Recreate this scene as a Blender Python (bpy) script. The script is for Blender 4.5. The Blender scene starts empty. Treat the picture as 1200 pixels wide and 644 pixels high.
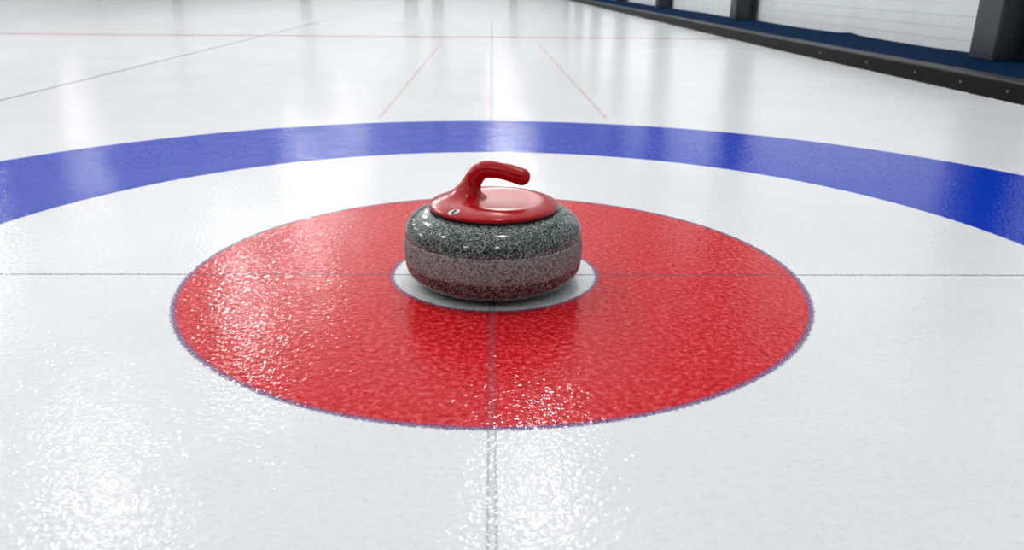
import bpy, bmesh, math, random
import numpy as np
from mathutils import Vector, Matrix

scene = bpy.context.scene
COL = scene.collection
random.seed(4)

# ------------------------------------------------------------------ helpers
def link(name, me, mat=None, parent=None, smooth=False):
    o = bpy.data.objects.new(name, me)
    COL.objects.link(o)
    if mat is not None:
        me.materials.append(mat)
    if smooth:
        me.polygons.foreach_set('use_smooth', [True] * len(me.polygons))
    if parent is not None:
        o.parent = parent
    return o

def from_bm(name, bm, mat, parent=None, smooth=False):
    me = bpy.data.meshes.new(name)
    bmesh.ops.recalc_face_normals(bm, faces=bm.faces)
    bm.to_mesh(me)
    bm.free()
    return link(name, me, mat, parent, smooth)

def from_data(name, verts, faces, mat, parent=None, smooth=False):
    me = bpy.data.meshes.new(name)
    me.from_pydata([tuple(v) for v in verts], [], [tuple(f) for f in faces])
    me.update()
    return link(name, me, mat, parent, smooth)

def empty(name, loc):
    o = bpy.data.objects.new(name, None)
    o.empty_display_size = 0.1
    o.location = loc
    COL.objects.link(o)
    return o

def tag(o, label=None, cat=None, group=None, kind=None):
    if label: o['label'] = label
    if cat: o['category'] = cat
    if group: o['group'] = group
    if kind: o['kind'] = kind
    return o

def add_box(bm, x0, x1, y0, y1, z0, z1, bevel=0.0, seg=2):
    r = bmesh.ops.create_cube(bm, size=1.0)
    vs = r['verts']
    for v in vs:
        v.co = Vector(((x0 + x1) / 2 + v.co.x * (x1 - x0),
                       (y0 + y1) / 2 + v.co.y * (y1 - y0),
                       (z0 + z1) / 2 + v.co.z * (z1 - z0)))
    if bevel > 0:
        es = list({e for v in vs for e in v.link_edges})
        bmesh.ops.bevel(bm, geom=es, offset=bevel, segments=seg, profile=0.6, affect='EDGES')

def lathe(name, prof, mat, parent=None, n=160, smooth=True):
    """prof: list of (r, z); r == 0 gives a pole."""
    verts, rings, faces = [], [], []
    for r, z in prof:
        if r < 1e-7:
            rings.append([len(verts)])
            verts.append((0, 0, z))
        else:
            i0 = len(verts)
            for k in range(n):
                a = 2 * math.pi * k / n
                verts.append((r * math.cos(a), r * math.sin(a), z))
            rings.append(list(range(i0, i0 + n)))
    for A, B in zip(rings[:-1], rings[1:]):
        for k in range(n):
            k2 = (k + 1) % n
            if len(A) == 1 and len(B) == 1:
                continue
            if len(A) == 1:
                faces.append((A[0], B[k2], B[k]))
            elif len(B) == 1:
                faces.append((A[k], A[k2], B[0]))
            else:
                faces.append((A[k], A[k2], B[k2], B[k]))
    return from_data(name, verts, faces, mat, parent, smooth)

# ------------------------------------------------------------------ node helper
def srgb(r, g, b):
    f = lambda c: (c / 255 / 12.92) if c / 255 <= 0.04045 else ((c / 255 + 0.055) / 1.055) ** 2.4
    return (f(r), f(g), f(b), 1.0)

class NT:
    def __init__(self, name):
        self.mat = bpy.data.materials.new(name)
        self.mat.use_nodes = True
        self.t = self.mat.node_tree
        self.bsdf = self.t.nodes['Principled BSDF']
    def node(self, kind, **kw):
        n = self.t.nodes.new(kind)
        for k, v in kw.items():
            setattr(n, k, v)
        return n
    def put(self, sock, v):
        if isinstance(v, bpy.types.NodeSocket):
            self.t.links.new(v, sock)
        else:
            sock.default_value = v
    def math(self, op, a, b=None, c=None, clamp=False):
        n = self.node('ShaderNodeMath', operation=op, use_clamp=clamp)
        self.put(n.inputs[0], a)
        if b is not None: self.put(n.inputs[1], b)
        if c is not None: self.put(n.inputs[2], c)
        return n.outputs[0]
    def mix(self, fac, a, b):
        n = self.node('ShaderNodeMix', data_type='RGBA')
        self.put(n.inputs['Factor'], fac)
        self.put(n.inputs['A'], a) if False else self.put(n.inputs[6], a)
        self.put(n.inputs[7], b)
        return n.outputs[2]
    def noise(self, vec, scale, detail=2.0, rough=0.5):
        n = self.node('ShaderNodeTexNoise')
        self.put(n.inputs['Vector'], vec)
        n.inputs['Scale'].default_value = scale
        n.inputs['Detail'].default_value = detail
        n.inputs['Roughness'].default_value = rough
        return n.outputs['Fac']
    def ramp(self, fac, stops, interp='LINEAR'):
        n = self.node('ShaderNodeValToRGB')
        self.put(n.inputs[0], fac)
        cr = n.color_ramp
        cr.interpolation = interp
        while len(cr.elements) < len(stops):
            cr.elements.new(0.5)
        for e, (p, c) in zip(cr.elements, stops):
            e.position = p
            e.color = c
        return n.outputs[0]
    def objco(self):
        return self.node('ShaderNodeTexCoord').outputs['Object']
    def below(self, v, thr, w):          # 1 where v < thr, soft over w
        d = self.math('SUBTRACT', thr, v)
        return self.math('MULTIPLY_ADD', d, 1.0 / w, 0.5, clamp=True)
    def band(self, v, c, half, w):       # 1 where |v-c| < half
        d = self.math('ABSOLUTE', self.math('SUBTRACT', v, c))
        return self.below(d, half, w)
    def mul(self, *a):
        r = a[0]
        for b in a[1:]:
            r = self.math('MULTIPLY', r, b)
        return r
    def bump(self, height, dist, strength=1.0, normal=None):
        n = self.node('ShaderNodeBump')
        n.inputs['Strength'].default_value = strength
        n.inputs['Distance'].default_value = dist
        self.put(n.inputs['Height'], height)
        if normal is not None:
            self.put(n.inputs['Normal'], normal)
        return n.outputs[0]

def plain(name, col, rough=0.5, spec=0.5, noise_scale=None, noise_amt=0.15, bump=None):
    m = NT(name)
    b = m.bsdf
    if noise_scale:
        f = m.noise(m.objco(), noise_scale, 4.0, 0.6)
        lo = tuple(c * (1 - noise_amt) for c in col[:3]) + (1,)
        hi = tuple(min(1, c * (1 + noise_amt)) for c in col[:3]) + (1,)
        m.put(b.inputs['Base Color'], m.ramp(f, [(0.3, lo), (0.7, hi)]))
        if bump:
            m.put(b.inputs['Normal'], m.bump(f, bump))
    else:
        b.inputs['Base Color'].default_value = col
    b.inputs['Roughness'].default_value = rough
    b.inputs['Specular IOR Level'].default_value = spec
    return m.mat

# ------------------------------------------------------------------ layout numbers (metres; tee at the origin, y away from the viewer)
RC = (0.006, 0.013)           # centre of the painted rings
R_BUT, R_RED, R_BIN, R_BOUT = 0.2066, 0.61, 1.229, 1.897
X_WALL = 3.54
X0, X1, Y0, Y1 = -20.0, X_WALL + 0.02, -9.0, 42.0
HALL_H = 5.6
LAMP_H = 4.62

# ------------------------------------------------------------------ ice
PEBBLE = 0.00112             # pebble height, metres
def ice_material():
    m = NT('pebbled_ice')
    co = m.objco()
    sep = m.node('ShaderNodeSeparateXYZ')
    m.put(sep.inputs[0], co)
    x, y = sep.outputs[0], sep.outputs[1]
    dx = m.math('SUBTRACT', x, RC[0])
    dy = m.math('SUBTRACT', y, RC[1])
    r0 = m.math('SQRT', m.math('ADD', m.mul(dx, dx), m.mul(dy, dy)))
    wob = m.math('SUBTRACT', m.noise(co, 170.0, 3.0, 0.65), 0.5)
    r = m.math('MULTIPLY_ADD', wob, 0.015, r0)
    ln = m.math('SUBTRACT', m.noise(co, 120.0, 3.0, 0.7), 0.5)
    xw = m.math('MULTIPLY_ADD', ln, 0.004, x)
    yw = m.math('MULTIPLY_ADD', ln, 0.004, y)
    broken = m.ramp(m.noise(co, 240.0, 2.0, 0.7), [(0.36, (0.1, 0.1, 0.1, 1)), (0.58, (1, 1, 1, 1))])
    brk = m.math('MULTIPLY', broken, 1.0)

    cloud = m.noise(co, 2.2, 4.0, 0.6)
    white = m.ramp(cloud, [(0.3, srgb(222, 224, 226)), (0.7, srgb(231, 233, 234))])
    fine = m.noise(co, 95.0, 4.0, 0.7)
    frost = m.ramp(fine, [(0.32, srgb(208, 213, 216)), (0.5, (1, 1, 1, 1))])       # finely mottled frost in the ice
    white = m.mix(0.16, white, frost)
    red = m.ramp(fine, [(0.30, srgb(168, 4, 12)), (0.5, srgb(208, 30, 38)), (0.68, srgb(230, 92, 96))])
    blue = m.ramp(fine, [(0.3, srgb(0, 46, 176)), (0.75, srgb(12, 68, 198))])

    # painted areas
    in_red = m.math('MULTIPLY', m.below(r, R_RED, 0.006), m.math('SUBTRACT', 1.0, m.below(r, R_BUT, 0.006)))
    in_blue = m.math('MULTIPLY', m.below(r, R_BOUT, 0.008), m.math('SUBTRACT', 1.0, m.below(r, R_BIN, 0.006)))
    c = m.mix(in_red, white, red)
    c = m.mix(in_blue, c, blue)

    # marked outlines of the red ring and of the button
    purple = m.ramp(m.noise(co, 330.0, 2.0, 0.7), [(0.40, srgb(30, 22, 46)), (0.5, srgb(92, 68, 132)), (0.62, srgb(165, 140, 185))])
    ring_o = m.band(r, R_RED, 0.0050, 0.004)
    ring_i = m.band(r, R_BUT, 0.0036, 0.004)
    both = m.math('MAXIMUM', ring_o, ring_i)
    c = m.mix(m.mul(both, m.math('MULTIPLY_ADD', brk, 0.35, 0.62)), c, purple)

    # tee line, thin grey
    tee = m.mul(m.band(yw, 0.0, 0.0034, 0.003), brk, m.below(m.math('ABSOLUTE', x), 2.4, 0.01))
    c = m.mix(m.mul(tee, 0.92), c, srgb(78, 70, 78))
    # centre line: two strands with a grey core, near part; a faint red line beyond the rings
    near = m.below(y, 1.2, 0.02)
    strands = m.math('MAXIMUM', m.band(xw, -0.0048, 0.0014, 0.0024), m.band(xw, 0.0048, 0.0014, 0.0024))
    core = m.band(xw, 0.0, 0.0058, 0.003)
    c = m.mix(m.mul(core, near, 0.17), c, srgb(110, 106, 120))
    c = m.mix(m.mul(strands, near, brk, 0.48), c, srgb(74, 66, 88))
    outside = m.math('SUBTRACT', 1.0, m.below(y, R_BOUT + RC[1], 0.02))
    far_c = m.mul(m.band(xw, 0.0, 0.010, 0.008), outside)
    c = m.mix(m.mul(far_c, 0.32), c, srgb(176, 112, 132))
    # two faint red guide lines either side of it
    g = m.math('MAXIMUM', m.band(m.math('MULTIPLY_ADD', y, -0.001, xw), -0.486, 0.009, 0.012),
               m.band(m.math('MULTIPLY_ADD', y, 0.013, xw), 0.527, 0.009, 0.012))
    gl = m.mul(g, m.math('SUBTRACT', 1.0, m.below(y, 1.97, 0.03)), m.below(y, 6.4, 2.0))
    c = m.mix(m.mul(gl, 0.30), c, srgb(214, 96, 112))
    # hog line
    hog = m.mul(m.band(m.math('MULTIPLY_ADD', x, -0.025, y), 7.36, 0.075, 0.03), 0.6)
    c = m.mix(hog, c, srgb(196, 84, 104))
    # grey line between this sheet and the next
    side = m.mul(m.band(m.math('MULTIPLY_ADD', y, 0.0075, x), -2.330, 0.011, 0.008), 0.8)
    c = m.mix(side, c, srgb(112, 122, 140))

    b = m.bsdf
    m.put(b.inputs['Base Color'], c)
    b.inputs['IOR'].default_value = 1.31
    b.inputs['Specular IOR Level'].default_value = 0.175
    b.inputs['Roughness'].default_value = 0.085
    # pebble: slope of a height field, measured over half a millimetre (fine) and five millimetres (broad)
    def slope(scale, detail, amp, eps):
        def h(off):
            v = co
            if off is not None:
                ad = m.node('ShaderNodeVectorMath', operation='ADD')
                m.put(ad.inputs[0], co)
                ad.inputs[1].default_value = off
                v = ad.outputs[0]
            return m.noise(v, scale, detail, 0.5)
        h0, hx, hy = h(None), h((eps, 0, 0)), h((0, eps, 0))
        return (m.math('MULTIPLY', m.math('SUBTRACT', h0, hx), amp / eps), m.math('MULTIPLY', m.math('SUBTRACT', h0, hy), amp / eps))
    ax_, ay_ = slope(105.0, 1.0, PEBBLE, 0.0005)
    bx_, by_ = slope(9.0, 2.0, 0.0014, 0.005)
    cmb = m.node('ShaderNodeCombineXYZ')
    m.put(cmb.inputs[0], m.math('ADD', ax_, bx_))
    m.put(cmb.inputs[1], m.math('ADD', ay_, by_))
    cmb.inputs[2].default_value = 1.0
    nv = m.node('ShaderNodeVectorMath', operation='NORMALIZE')
    m.put(nv.inputs[0], cmb.outputs[0])
    m.put(b.inputs['Normal'], nv.outputs[0])
    return m.mat

ICE = ice_material()

N = 256
corner = [math.atan2(cy - RC[1], cx - RC[0]) for cx in (X0, X1) for cy in (Y0, Y1)]
ang = sorted([2 * math.pi * k / N - math.pi for k in range(N)] + corner)
def circ(r):
    return [(RC[0] + r * math.cos(a), RC[1] + r * math.sin(a), 0.0) for a in ang]
def rect():
    out = []
    for a in ang:
        cx, cy = math.cos(a), math.sin(a)
        ts = []
        if cx > 1e-9: ts.append((X1 - RC[0]) / cx)
        if cx < -1e-9: ts.append((X0 - RC[0]) / cx)
        if cy > 1e-9: ts.append((Y1 - RC[1]) / cy)
        if cy < -1e-9: ts.append((Y0 - RC[1]) / cy)
        t = min(ts)
        out.append((RC[0] + t * cx, RC[1] + t * cy, 0.0))
    return out
def annulus(name, inner, outer, parent=None):
    n = len(ang)
    if inner is None:
        return from_data(name, outer, [tuple(range(n))], ICE, parent)
    v = inner + outer
    f = [(k, n + k, n + (k + 1) % n, (k + 1) % n) for k in range(n)]
    return from_data(name, v, f, ICE, parent)

floor = annulus('floor', circ(R_BOUT), rect())
tag(floor, 'white pebbled curling ice sheet with painted target rings', 'floor', kind='structure')
tag(annulus('blue_ring', circ(R_BIN), circ(R_BOUT), floor), 'wide blue ring painted in the ice')
tag(annulus('white_ring', circ(R_RED), circ(R_BIN), floor), 'white ice between the red and the blue ring')
tag(annulus('red_ring', circ(R_BUT), circ(R_RED), floor), 'red ring painted in the ice with a purple outline')
tag(annulus('button', None, circ(R_BUT), floor), 'small white centre circle under the stone')

# ------------------------------------------------------------------ curling stone
SX, SY = 0.003, -0.030
def granite(name, rough, polished):
    m = NT(name)
    co = m.objco()
    v = m.node('ShaderNodeTexVoronoi', feature='F1')
    m.put(v.inputs['Vector'], co)
    v.inputs['Scale'].default_value = 430.0
    s = m.node('ShaderNodeSeparateColor')
    m.put(s.inputs[0], v.outputs['Color'])
    big = m.noise(co, 180.0, 3.0, 0.7)
    f = m.math('MULTIPLY_ADD', m.math('SUBTRACT', big, 0.5), 0.9, s.outputs[0], clamp=True)
    if polished:
        stops = [(0.0, srgb(14, 20, 19)), (0.28, srgb(42, 52, 50)), (0.52, srgb(85, 97, 93)), (0.78, srgb(116, 128, 123)), (0.97, srgb(156, 168, 164))]
    else:
        stops = [(0.0, srgb(84, 93, 91)), (0.3, srgb(120, 131, 129)), (0.6, srgb(148, 161, 159)), (0.95, srgb(176, 188, 186))]
    m.put(m.bsdf.inputs['Base Color'], m.ramp(f, stops))
    m.bsdf.inputs['Roughness'].default_value = rough
    if not polished:
        m.put(m.bsdf.inputs['Normal'], m.bump(big, 0.0006))
        m.bsdf.inputs['Specular IOR Level'].default_value = 0.25
    return m.mat

G_POL = granite('polished_granite', 0.13, True)
G_BAND = granite('rough_granite', 0.75, False)
def red_plastic():
    m = NT('red_plastic')
    m.bsdf.inputs['Base Color'].default_value = srgb(180, 9, 17)
    m.bsdf.inputs['Specular IOR Level'].default_value = 0.34
    co = m.objco()
    off = m.node('ShaderNodeVectorMath', operation='SUBTRACT')
    m.put(off.inputs[0], co)
    off.inputs[1].default_value = (0.020, -0.004, 0.0)
    sp = m.node('ShaderNodeSeparateXYZ')
    m.put(sp.inputs[0], off.outputs[0])
    r = m.math('SQRT', m.math('ADD', m.mul(sp.outputs[0], sp.outputs[0]), m.mul(sp.outputs[1], sp.outputs[1])))
    dish = m.mul(m.below(r, 0.078, 0.012), m.below(sp.outputs[2], 0.170, 0.004))
    scuff = m.math('MULTIPLY_ADD', m.noise(co, 60.0, 4.0, 0.7), 0.16, 0.30)       # the worn matt dish
    m.put(m.bsdf.inputs['Roughness'], m.math('MULTIPLY_ADD', m.math('SUBTRACT', scuff, 0.19), dish, 0.19))
    return m.mat
RED_PL = red_plastic()
BLACK = plain('black_rubber', srgb(14, 14, 15), 0.5, 0.3)

RS = 0.1715
Z_LO, Z_UP, Z_TOP = 0.050, 0.101, 0.150
def superq(r0, r1, z0, z1, n, k, down):
    out = []
    for i in range(k + 1):
        t = math.pi / 2 * i / k
        c, s = abs(math.cos(t)) ** (2 / n), abs(math.sin(t)) ** (2 / n)
        out.append((r0 + (r1 - r0) * c, z0 + (z1 - z0) * s))
    return out

stone = empty('curling_stone', (SX, SY, 0.0))
tag(stone, 'grey speckled granite curling stone with red handle, standing on the white button of the rings', 'curling stone')
low = superq(0.075, RS, Z_LO, 0.0015, 2.55, 30, True)        # band edge down to the running edge
top = superq(0.098, RS, Z_UP, Z_TOP, 2.15, 30, False)
prof = [(0.0, 0.006), (0.045, 0.006), (0.058, 0.002), (0.0615, 0.0), (0.067, 0.0)]
prof += [(r, z) for r, z in reversed(low)]
prof += [(RS - 0.001, (Z_LO + Z_UP) / 2)]
prof += top
prof += [(0.06, Z_TOP + 0.001), (0.0, Z_TOP + 0.001)]
lathe('granite_body', prof, G_POL, stone)
bp = [(RS - 0.004, Z_LO + 0.0005), (RS - 0.0002, Z_LO + 0.0002), (RS + 0.0009, Z_LO + 0.003), (RS + 0.0014, Z_LO + 0.015),
      (RS + 0.0014, Z_UP - 0.015), (RS + 0.0009, Z_UP - 0.003), (RS - 0.0002, Z_UP - 0.0002), (RS - 0.004, Z_UP - 0.0005)]
tag(lathe('striking_band', bp, G_BAND, stone), 'dull unpolished band around the middle of the stone')
lathe('gasket', [(0.10, Z_TOP - 0.002), (0.1185, Z_TOP - 0.006), (0.1225, Z_TOP - 0.002), (0.1225, Z_TOP + 0.003), (0.10, Z_TOP + 0.004)], BLACK, stone)

# --- handle: cover disc and gooseneck grip as one moulded surface (signed distance field + surface nets)
def smin(a, b, k):
    h = np.clip(0.5 + 0.5 * (b - a) / k, 0, 1)
    return b * (1 - h) + a * h - k * h * (1 - h)
def smax(a, b, k):
    return -smin(-a, -b, k)

def catmull(pts, n):
    P = np.array(pts, float)
    P = np.vstack([2 * P[0] - P[1], P, 2 * P[-1] - P[-2]])
    out = []
    for i in range(1, len(P) - 2):
        for t in np.linspace(0, 1, n, endpoint=False):
            a, b, c, d = P[i - 1], P[i], P[i + 1], P[i + 2]
            out.append(0.5 * (2 * b + (c - a) * t + (2 * a - 5 * b + 4 * c - d) * t * t + (3 * b - a - 3 * c + d) * t ** 3))
    out.append(P[-2])
    return np.array(out)

def handle_sdf(X, Y, Z):
    ZB, RCOV = Z_TOP + 0.0010, 0.1250
    r = np.sqrt(X * X + Y * Y)
    topz = 0.1500 + 0.0215 * np.sqrt(np.clip(1 - np.clip(r / 0.1305, 0, 1) ** 3.0, 0, 1))
    f = smax((Z - topz) * 0.9, r - RCOV, 0.004)
    f = smax(f, ZB - Z, 0.004)
    # shallow dish on the open side
    dc, dr, dd = (0.020, -0.004), 0.086, 0.0065
    RR = (dr * dr + dd * dd) / (2 * dd)
    dz = 0.1700 - dd + RR
    dish = np.sqrt((X - dc[0]) ** 2 + (Y - dc[1]) ** 2 + (Z - dz) ** 2) - RR
    f = smax(f, -dish, 0.003)
    # grip
    pts = [(-0.052, 0.012, 0.155, 0.0235), (-0.047, 0.012, 0.175, 0.0200), (-0.0395, 0.012, 0.198, 0.0178), (-0.026, 0.009, 0.2165, 0.0170),
           (-0.008, 0.004, 0.2225, 0.0166), (0.020, -0.006, 0.2210, 0.0165), (0.0525, -0.018, 0.2132, 0.0165)]
    S = catmull(pts, 7)
    g = np.full_like(X, 1e3)
    for a, b in zip(S[:-1], S[1:]):
        d = b[:3] - a[:3]
        L2 = float(d @ d)
        t = np.clip(((X - a[0]) * d[0] + (Y - a[1]) * d[1] + (Z - a[2]) * d[2]) / L2, 0, 1)
        dist = np.sqrt((X - a[0] - t * d[0]) ** 2 + (Y - a[1] - t * d[1]) ** 2 + (Z - a[2] - t * d[2]) ** 2)
        g = np.minimum(g, dist - (a[3] + (b[3] - a[3]) * t))
    k = 0.043 + (0.020 - 0.043) * np.clip((X + 0.050) / 0.036, 0, 1)
    f = smin(f, g, k)
    f = smax(f, ZB - Z, 0.003)
    f = smax(f, np.where(Z < 0.185, r - RCOV, -0.01), 0.002)
    return f

def surface_nets(lo, hi, h, fn):
    ax = [np.arange(lo[i], hi[i] + h, h, dtype=np.float64) for i in range(3)]
    X, Y, Z = np.meshgrid(*ax, indexing='ij')
    V = fn(X, Y, Z)
    ins = V < 0
    n = V.shape
    c = (n[0] - 1, n[1] - 1, n[2] - 1)
    acc = np.zeros(c + (3,))
    cnt = np.zeros(c)
    offs = [(a, b) for a in (0, 1) for b in (0, 1)]
    for axis in range(3):
        o1, o2 = [i for i in range(3) if i != axis]
        for a, b in offs:
            s0 = [None] * 3; s1 = [None] * 3
            s0[axis] = slice(0, -1); s1[axis] = slice(1, None)
            for o, v in ((o1, a), (o2, b)):
                s0[o] = s1[o] = slice(v, c[o] + v)
            v0, v1 = V[tuple(s0)], V[tuple(s1)]
            cr = (v0 < 0) != (v1 < 0)
            t = np.where(cr, v0 / np.where(cr, v0 - v1, 1), 0)
            acc[..., axis] += np.where(cr, t, 0)
            acc[..., o1] += np.where(cr, a, 0)
            acc[..., o2] += np.where(cr, b, 0)
            cnt += cr
    act = cnt > 0
    idx = np.full(c, -1, dtype=np.int64)
    I = np.argwhere(act)
    idx[act] = np.arange(len(I))
    P = (I + acc[act] / cnt[act][:, None]) * h + np.array(lo)
    quads = []
    for axis in range(3):
        o1, o2 = [(1, 2), (2, 0), (0, 1)][axis]
        s0 = [slice(1, c[i]) for i in range(3)]; s1 = list(s0)
        s0[axis] = slice(0, c[axis]); s1[axis] = slice(1, c[axis] + 1)
        a, b = ins[tuple(s0)], ins[tuple(s1)]
        E = np.argwhere(a != b)
        base = E.copy()
        for i in range(3):
            if i != axis:
                base[:, i] += 1
        flip = a[tuple(E.T)]
        def cell(d1, d2):
            q = base.copy(); q[:, o1] += d1; q[:, o2] += d2
            return idx[tuple(q.T)]
        q = np.stack([cell(-1, -1), cell(0, -1), cell(0, 0), cell(-1, 0)], 1)
        q[~flip] = q[~flip][:, ::-1]
        quads.append(q)
    return P, np.concatenate(quads)

P, Q = surface_nets((-0.134, -0.134, 0.144), (0.134, 0.134, 0.250), 0.0016, handle_sdf)
handle = from_data('handle', P.tolist(), Q.tolist(), RED_PL, stone, True)
tag(handle, 'glossy red moulded handle with round cover plate')

# emblem: small white oval with a black slanted bar, lying on the cover
def surf_z(x, y):
    zs = np.linspace(0.150, 0.25, 2001)
    v = handle_sdf(np.full_like(zs, x), np.full_like(zs, y), zs)
    i = np.where(v < 0)[0]
    return float(zs[i[-1]]) if len(i) else 0.155
EX, EY = -0.0720, -0.0855
h_ = 0.002
ez = surf_z(EX, EY)
gx = (surf_z(EX + h_, EY) - surf_z(EX - h_, EY)) / (2 * h_)
gy = (surf_z(EX, EY + h_) - surf_z(EX, EY - h_)) / (2 * h_)
nrm = Vector((-gx, -gy, 1)).normalized()
ux = (Vector((math.cos(0.33), math.sin(0.33), 0)) - nrm * nrm.dot(Vector((math.cos(0.33), math.sin(0.33), 0)))).normalized()
uy = nrm.cross(ux)
def patch(name, outline, lift, thick, mat, parent):
    bm = bmesh.new()
    up, dn = [], []
    for a, b in outline:
        w = Vector((EX, EY, 0)) + ux * a + uy * b
        z = surf_z(w.x, w.y)
        up.append(bm.verts.new(Vector((w.x, w.y, z)) + nrm * (lift + thick)))
        dn.append(bm.verts.new(Vector((w.x, w.y, z)) + nrm * (lift - 0.0008)))
    bm.faces.new(up)
    bm.faces.new(list(reversed(dn)))
    k = len(up)
    for i in range(k):
        bm.faces.new((up[i], dn[i], dn[(i + 1) % k], up[(i + 1) % k]))
    return from_bm(name, bm, mat, parent)
oval = [(0.0112 * math.cos(t), 0.0086 * math.sin(t)) for t in np.linspace(0, 2 * math.pi, 40, endpoint=False)]
WHITE_EN = plain('white_enamel', srgb(226, 228, 228), 0.3)
BLACK_EN = plain('black_enamel', srgb(10, 10, 11), 0.3)
emb = patch('emblem', oval, 0.0, 0.0005, WHITE_EN, handle)
tag(emb, 'small white oval badge with a black slanted bar')
bar = [(-0.0076, -0.0056), (-0.0030, -0.0060), (-0.0008, -0.0028), (0.0040, -0.0014), (0.0074, 0.0042), (0.0026, 0.0062), (-0.0002, 0.0030), (-0.0046, 0.0014)]
rim = [(0.0086 * math.cos(t), 0.0074 * math.sin(t)) for t in np.linspace(0, 2 * math.pi, 40, endpoint=False)]
# the black bar belongs to the badge: same mesh, second material
me = emb.data
bm = bmesh.new(); bm.from_mesh(me)
up = []; dn = []
for a, b in bar:
    w = Vector((EX, EY, 0)) + ux * a + uy * (b * 1.12)
    z = surf_z(w.x, w.y)
    up.append(bm.verts.new(Vector((w.x, w.y, z)) + nrm * 0.0010))
    dn.append(bm.verts.new(Vector((w.x, w.y, z)) + nrm * 0.0002))
fs = [bm.faces.new(up)]
for i in range(len(up)):
    j = (i + 1) % len(up)
    fs.append(bm.faces.new((up[i], dn[i], dn[j], up[j])))
for f in fs: f.material_index = 1
bmesh.ops.recalc_face_normals(bm, faces=bm.faces)
bm.to_mesh(me); bm.free()
me.materials.append(BLACK_EN)

# ------------------------------------------------------------------ right-hand side: bumper, carpet, posts, wall
KZ, KW = 0.106, 0.115
kx = [(-9.0, 2.80), (-2.0, 2.745), (1.0, 2.690), (2.5, 2.656), (3.4, 2.642), (4.4, 2.612), (5.4, 2.594), (6.2, 2.578), (8.8, 2.567), (12.3, 2.562), (17.0, 2.555), (42.0, 2.555)]
kys = np.array([a for a, b in kx]); kxs = np.array([b for a, b in kx])
def kerb_x(y): return float(np.interp(y, kys, kxs))
ysamp = sorted(set(list(np.linspace(-9, 14, 70)) + list(np.linspace(14, 41.9, 30))))
bumper = empty('rink_bumper', (2.6, 5.0, 0.0))
tag(bumper, 'long low black bumper edging the ice beside the blue carpet', 'bumper')
def sweep(name, section, mat, parent, off=(2.6, 5.0, 0.0), jitter=0.0, ys=ysamp):
    verts, faces = [], []
    k = len(section)
    for y in ys:
        x = kerb_x(y)
        for a, z in section:
            verts.append((x + a - off[0] + random.uniform(-jitter, jitter), y - off[1], z - off[2] + (random.uniform(-jitter, jitter) if z > 0.02 else 0)))
    for i in range(len(ys) - 1):
        for j in range(k):
            a, b = i * k + j, i * k + (j + 1) % k
            faces.append((a, b, b + k, a + k))
    faces.append(tuple(range(k)))
    faces.append(tuple(reversed(range((len(ys) - 1) * k, len(ys) * k))))
    bm = bmesh.new()
    vv = [bm.verts.new(v) for v in verts]
    for f in faces: bm.faces.new([vv[i] for i in f])
    return from_bm(name, bm, mat, parent)
BUMP_M = plain('black_bumper_board', srgb(4, 4, 6), 0.5, 0.1, 7.0, 0.3, 0.002)
CAP_M = plain('grey_worn_edge', srgb(34, 34, 36), 0.55, 0.3, 30.0, 0.25)
sweep('face_board', [(0, 0.0), (KW, 0.0), (KW, KZ - 0.012), (0.0, KZ - 0.012)], BUMP_M, bumper)
tag(sweep('cap_rail', [(-0.006, KZ - 0.013), (KW, KZ - 0.013), (KW, KZ), (-0.002, KZ), (-0.006, KZ - 0.004)], CAP_M, bumper), 'grey worn top edge of the bumper')
SCREW = plain('steel_screw', srgb(120, 122, 124), 0.35, 0.5)
for y in (2.62, 3.05, 3.55, 4.2, 5.0, 6.0):
    s = lathe('screw', [(0.0, 0.005), (0.003, 0.005), (0.006, 0.003), (0.0065, -0.004), (0.0, -0.004)], SCREW, bumper, n=16)
    s.rotation_euler = (0, -math.pi / 2, 0)
    s.location = (kerb_x(y) - 2.6 - 0.0005, y - 5.0, 0.052)

# carpet runner on its low platform
CARPET = plain('navy_carpet', srgb(0, 29, 58), 0.95, 0.03, 140.0, 0.35, 0.003)
verts, faces = [], []
nx = 12
cys = sorted(set(list(np.linspace(-8.9, 3, 30)) + list(np.linspace(3, 12, 90)) + list(np.linspace(12, 41.9, 40))))
for y in cys:
    xl = kerb_x(y) + KW + 0.002
    for i in range(nx + 1):
        u = i / nx
        x = xl + (X_WALL - 0.012 - xl) * u
        z = KZ - 0.006
        z += 0.016 * math.exp(-((y - 6.65) / 0.16) ** 2) * max(0, u - 0.55) / 0.45
        z += 0.004 * math.sin(y * 2.1) * u * u
        verts.append((x, y, z))
    verts.append((X_WALL - 0.012, y, 0.001)); verts.append((xl, y, 0.001))
k = nx + 3
for i in range(len(cys) - 1):
    for j in range(k):
        a, b = i * k + j, i * k + (j + 1) % k
        faces.append((a, b, b + k, a + k))
faces.append(tuple(range(k))); faces.append(tuple(reversed(range((len(cys) - 1) * k, len(cys) * k))))
bm = bmesh.new()
vv = [bm.verts.new(v) for v in verts]
for f in faces: bm.faces.new([vv[i] for i in f])
carpet = from_bm('carpet_runner', bm, CARPET)
tag(carpet, 'navy blue carpet strip between the black bumper and the white wall', 'carpet')

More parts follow.
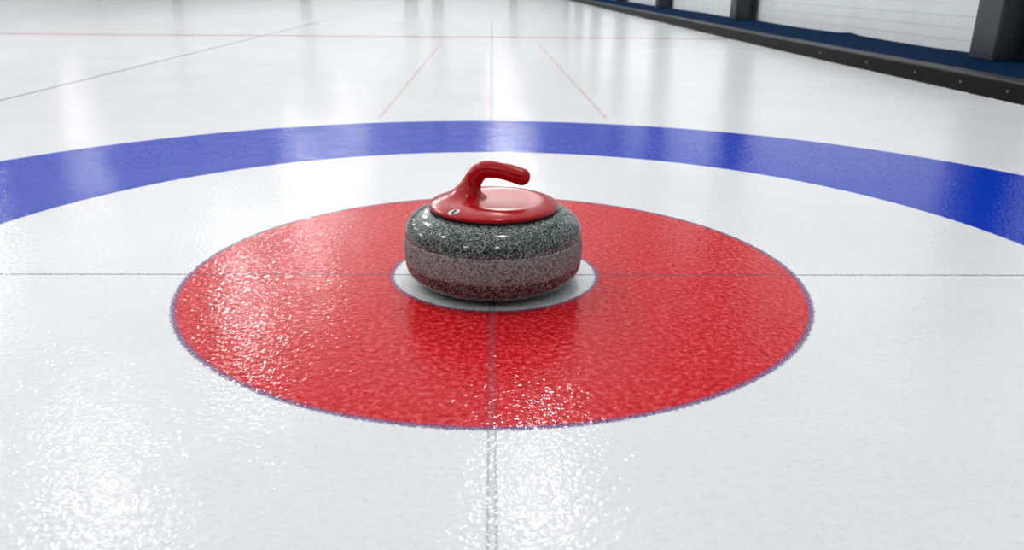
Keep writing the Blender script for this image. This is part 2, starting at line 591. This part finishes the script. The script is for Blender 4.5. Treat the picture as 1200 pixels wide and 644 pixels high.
# posts: dark steel H-columns standing on the carpet, clear of the wall
STEEL = plain('dark_painted_steel', srgb(43, 50, 56), 0.34, 0.62, 12.0, 0.12)
PY = [3.765, 9.62, 14.93, 20.3, 25.7, 31.1, 36.5]
PXA, PXB, PD = 3.235, X_WALL - 0.022, 0.27
post_labels = [
    'dark steel column at the frame edge, nearest post to the curling stone',
    'black steel post between the widest white wall panel and the next panel back',
    'short visible foot of a black steel post, third one along the wall',
    'tiny dark post foot at the top of the picture, fourth one along the wall',
    'fifth dark post along the wall, seen only as a streak mirrored in the ice',
    'sixth dark post along the wall, a faint streak mirrored in the ice',
    'last dark post along the wall, the most distant one before the end wall']
foot_z = KZ + 0.003
def h_column(name, x0, x1, y0, y1, z0, z1):
    root = empty(name, ((x0 + x1) / 2, (y0 + y1) / 2, z0))
    o = root.location
    t = 0.022
    for nm, (a, b, c, d) in (('flange', (x0, x0 + t, y0, y1)), ('flange', (x1 - t, x1, y0, y1)), ('web', (x0 + t, x1 - t, (y0 + y1) / 2 - 0.012, (y0 + y1) / 2 + 0.012))):
        bm = bmesh.new()
        add_box(bm, a - o.x, b - o.x, c - o.y, d - o.y, 0.0, z1 - z0, 0.003)
        from_bm(nm, bm, STEEL, root)
    return root
for y, lab in zip(PY, post_labels):
    p = h_column('steel_post', PXA, PXB, y, y + PD, foot_z, HALL_H - 0.01)
    tag(p, lab, 'post', 'steel posts along the wall')

# white clad wall: lapped horizontal boards
WALLM = plain('white_cladding', srgb(198, 203, 205), 0.55, 0.3, 3.0, 0.05)
bm = bmesh.new()
add_box(bm, X_WALL + 0.016, X_WALL + 0.12, Y0, Y1, 0.0, HALL_H)
wall = from_bm('wall_right', bm, WALLM)
tag(wall, 'white clad side wall behind the blue carpet', 'wall', kind='structure')
def clad(y0, y1):
    z, prof = KZ - 0.02, []
    step = 0.088
    while z < HALL_H:
        d = random.uniform(0.0, 0.0015)
        prof += [(X_WALL - 0.004 - d, z), (X_WALL - 0.0035, z + step - 0.003), (X_WALL - 0.0025, z + step - 0.001)]
        z += step
    v, f = [], []
    for a, zz in prof:
        v += [(a, y0, zz), (a, y1, zz)]
    for i in range(len(prof) - 1):
        f.append((2 * i, 2 * i + 2, 2 * i + 3, 2 * i + 1))
    n0 = len(v)
    v += [(X_WALL + 0.0155, y0, prof[0][1]), (X_WALL + 0.0155, y1, prof[0][1]), (X_WALL + 0.0155, y0, prof[-1][1]), (X_WALL + 0.0155, y1, prof[-1][1])]
    last = 2 * (len(prof) - 1)
    f += [(0, 1, n0 + 1, n0), (last, n0 + 2, n0 + 3, last + 1)]
    return from_data('wall_panel', v, f, WALLM, wall)
edges = [Y0] + [y + PD / 2 for y in PY] + [Y1]
for a, b in zip(edges[:-1], edges[1:]):
    clad(a + 0.004, b - 0.004)

# the rest of the hall
PLASTER = plain('white_hall_wall', srgb(196, 200, 202), 0.7, 0.2, 1.5, 0.04)
GREYW = plain('grey_rear_wall', srgb(96, 100, 104), 0.8, 0.2, 1.5, 0.06)
CEIL = plain('white_ceiling', srgb(206, 210, 212), 0.8, 0.1, 0.8, 0.05)
def slab(name, b, mat, label, cat):
    bm = bmesh.new(); add_box(bm, *b)
    return tag(from_bm(name, bm, mat), label, cat, kind='structure')
wb = slab('wall_back', (X0 - 0.1, X1 + 0.1, Y1, Y1 + 0.1, 0, HALL_H), PLASTER, 'white end wall of the ice hall', 'wall')
slab('wall_left', (X0 - 0.1, X0, Y0, Y1, 0, HALL_H), PLASTER, 'white far side wall of the ice hall', 'wall')
slab('wall_front', (X0 - 0.1, X1 + 0.1, Y0 - 0.1, Y0, 0, HALL_H), GREYW, 'grey wall behind the viewer', 'wall')
slab('ceiling', (X0 - 0.1, X1 + 0.1, Y0 - 0.1, Y1 + 0.1, HALL_H, HALL_H + 0.1), CEIL, 'white hall ceiling', 'ceiling')
for x, w, h in ((-15.95, 0.5, 4.0), (-9.45, 0.55, 4.0), (-4.1, 0.7, 3.4), (-2.75, 0.6, 5.55), (1.1, 0.4, 5.5)):
    bm = bmesh.new()
    add_box(bm, x - w / 2, x + w / 2, Y1 - 0.2, Y1 - 0.001, 0.001, h, 0.01)
    from_bm('pilaster', bm, STEEL, wb)

# ice shavings swept against the foot of the bumper
SNOW = plain('ice_shavings', srgb(226, 230, 233), 0.6, 0.3)
bm = bmesh.new()
for i in range(90):
    y = random.choice([random.gauss(3.05, 0.06), random.uniform(2.3, 2.75), random.uniform(2.45, 2.7), random.uniform(2.0, 4.4)])
    s = random.uniform(0.002, 0.006)
    r = bmesh.ops.create_icosphere(bm, subdivisions=1, radius=s)
    c = Vector((kerb_x(y) - abs(random.gauss(0.004, 0.006)) - 0.016, y, s * 0.45))
    for v in r['verts']:
        v.co = Vector((v.co.x * random.uniform(0.7, 1.2), v.co.y * random.uniform(0.9, 1.9), v.co.z * 0.6)) + c
sh = from_bm('ice_shavings', bm, SNOW)
tag(sh, 'white crumbs of shaved ice along the foot of the bumper', 'ice shavings', kind='stuff')

# ------------------------------------------------------------------ lamps: round high-bay fittings
HOUSE = plain('lamp_housing', srgb(60, 62, 64), 0.4)
def lamp_mat(strength):
    m = NT('lamp_diffuser')
    m.bsdf.inputs['Base Color'].default_value = (0.8, 0.8, 0.8, 1)
    m.bsdf.inputs['Emission Color'].default_value = (1.0, 0.985, 0.97, 1)
    m.bsdf.inputs['Emission Strength'].default_value = strength
    m.mat.cycles.emission_sampling = 'FRONT'
    return m.mat
LAMP = lamp_mat(205.0)
def make_lamp(skirt, k=1.0):
    root = empty('ceiling_lamp', (0, 0, LAMP_H))
    sc = lambda P: [(r * k, z * k) for r, z in P]
    lathe('housing', sc([(0.0, 0.06), (0.20, 0.06), (0.27, 0.03), (0.275, -skirt), (0.262, -skirt), (0.262, 0.004), (0.0, 0.02)]), HOUSE, root, n=32)
    lathe('diffuser', sc([(0.0, -0.035), (0.13, -0.027), (0.22, -0.010), (0.256, 0.003)]), LAMP, root, n=18)
    bm = bmesh.new()
    bmesh.ops.create_cone(bm, cap_ends=True, segments=12, radius1=0.012, radius2=0.012, depth=HALL_H - 0.024 - LAMP_H - 0.067 * k)
    for v in bm.verts: v.co.z += 0.067 * k + (HALL_H - 0.024 - LAMP_H - 0.067 * k) / 2 - 0.001
    from_bm('hanger', bm, HOUSE, root)
    return root
LAMP_LABEL = {0.013: 'small round high-bay lamp hanging over the painted rings and behind the viewer',
              0.012: 'round white high-bay lamp with open lens hanging over the near ice',
              0.055: 'round white high-bay lamp in a shallow shade hanging over mid ice',
              0.085: 'round white high-bay lamp in a deep shade hanging over the far ice'}
near, far = [], []
small = [(0.45, 0.4), (-3.95, 0.4), (0.45, -4.8), (-3.95, -4.8)]
mid = [(0.45, 20.8), (-3.95, 20.8), (-10.95, 20.2), (0.25, 26.0)]
for y in (5.55, 10.6, 15.6):
    near += [(0.45, y), (-3.95, y), (-10.95, y - 0.6)]
for y in (26.0, 31.2, 36.4):
    far += [(-3.95, y), (-10.95, y - 0.6)] + ([(0.45, y)] if y > 27 else [])
for skirt, spots in ((0.013, small), (0.012, near), (0.055, mid), (0.085, far)):
    proto = make_lamp(skirt, 0.5 if skirt == 0.013 else 1.0)
    tag(proto, LAMP_LABEL[skirt], 'lamp', {0.013: 'small high-bay lamps over the rings', 0.012: 'high-bay lamps over the near ice', 0.055: 'lamps over the middle ice', 0.085: 'shaded lamps over the far ice'}[skirt])
    for i, (x, y) in enumerate(spots):
        if i == 0:
            o = proto
        else:
            o = proto.copy(); COL.objects.link(o)
            for ch in proto.children:
                c = ch.copy(); COL.objects.link(c); c.parent = o
        o.location = (x, y, LAMP_H)

# unseen glowing panel under the ceiling, added for soft ambient light
FILL_M = lamp_mat(0.32)
FILL_M.name = 'fill_panel_glow'
FILL_M.node_tree.nodes['Principled BSDF'].inputs['Emission Color'].default_value = (0.99, 0.99, 1.0, 1)
for i, (xa, xb) in enumerate(((-15.0, 3.2),)):
    z = HALL_H - 0.02
    w_ = from_data('fill_panel_%d' % (i + 1), [(xa, -6, z), (xb, -6, z), (xb, 27, z), (xa, 27, z)], [(0, 3, 2, 1)], FILL_M)
    tag(w_, 'wide glowing fill panel added under the ceiling, out of view', 'skylight', kind='structure')
    bm = bmesh.new()
    for q in ((xa - 0.08, xa, -6.08, 27.08), (xb, xb + 0.08, -6.08, 27.08), (xa, xb, -6.08, -6.0), (xa, xb, 27.0, 27.08)):
        add_box(bm, *q, HALL_H - 0.05, HALL_H - 0.001)
    from_bm('fill_panel_frame', bm, HOUSE, w_)  # border around the added fill panel

# ------------------------------------------------------------------ world, camera, colour
w = bpy.data.worlds.new('world')
scene.world = w
w.use_nodes = True
w.node_tree.nodes['Background'].inputs[0].default_value = (0.8, 0.85, 0.9, 1)
w.node_tree.nodes['Background'].inputs[1].default_value = 0.3

F_PX, PITCH, YAW, ROLL = 942.73, 0.3495, 0.0273, 0.0105
cam = bpy.data.cameras.new('camera')
co = bpy.data.objects.new('camera', cam)
COL.objects.link(co)
c, s = math.cos(PITCH), math.sin(PITCH)
cy_, sy_ = math.cos(YAW), math.sin(YAW)
Rt = Vector((cy_, -sy_, 0)); Fw = Vector((sy_ * c, cy_ * c, -s)); Up = Vector((sy_ * s, cy_ * s, c))
cr, sr = math.cos(ROLL), math.sin(ROLL)
right = Rt * cr + Up * sr
up = -Rt * sr + Up * cr
M = Matrix((right, up, -Fw)).transposed().to_4x4()
M.translation = Vector((-0.0011, -1.5307, 0.5574))
co.matrix_world = M
cam.sensor_fit = 'HORIZONTAL'
cam.sensor_width = 36.0
cam.lens = F_PX / 1200 * 36.0
cam.clip_start = 0.02
cam.clip_end = 200
cam.dof.use_dof = True
cam.dof.focus_distance = 1.58
cam.dof.aperture_fstop = 5.6
scene.camera = co

vs = scene.view_settings
vs.view_transform = 'Standard'
vs.look = 'None'
vs.gamma = 1.0
vs.use_curve_mapping = False
vs.exposure = -0.11
scene.cycles.use_denoising = True
scene.cycles.caustics_reflective = False
scene.cycles.caustics_refractive = False
scene.cycles.sample_clamp_indirect = 3.0
scene.cycles.max_bounces = 8
scene.cycles.diffuse_bounces = 5
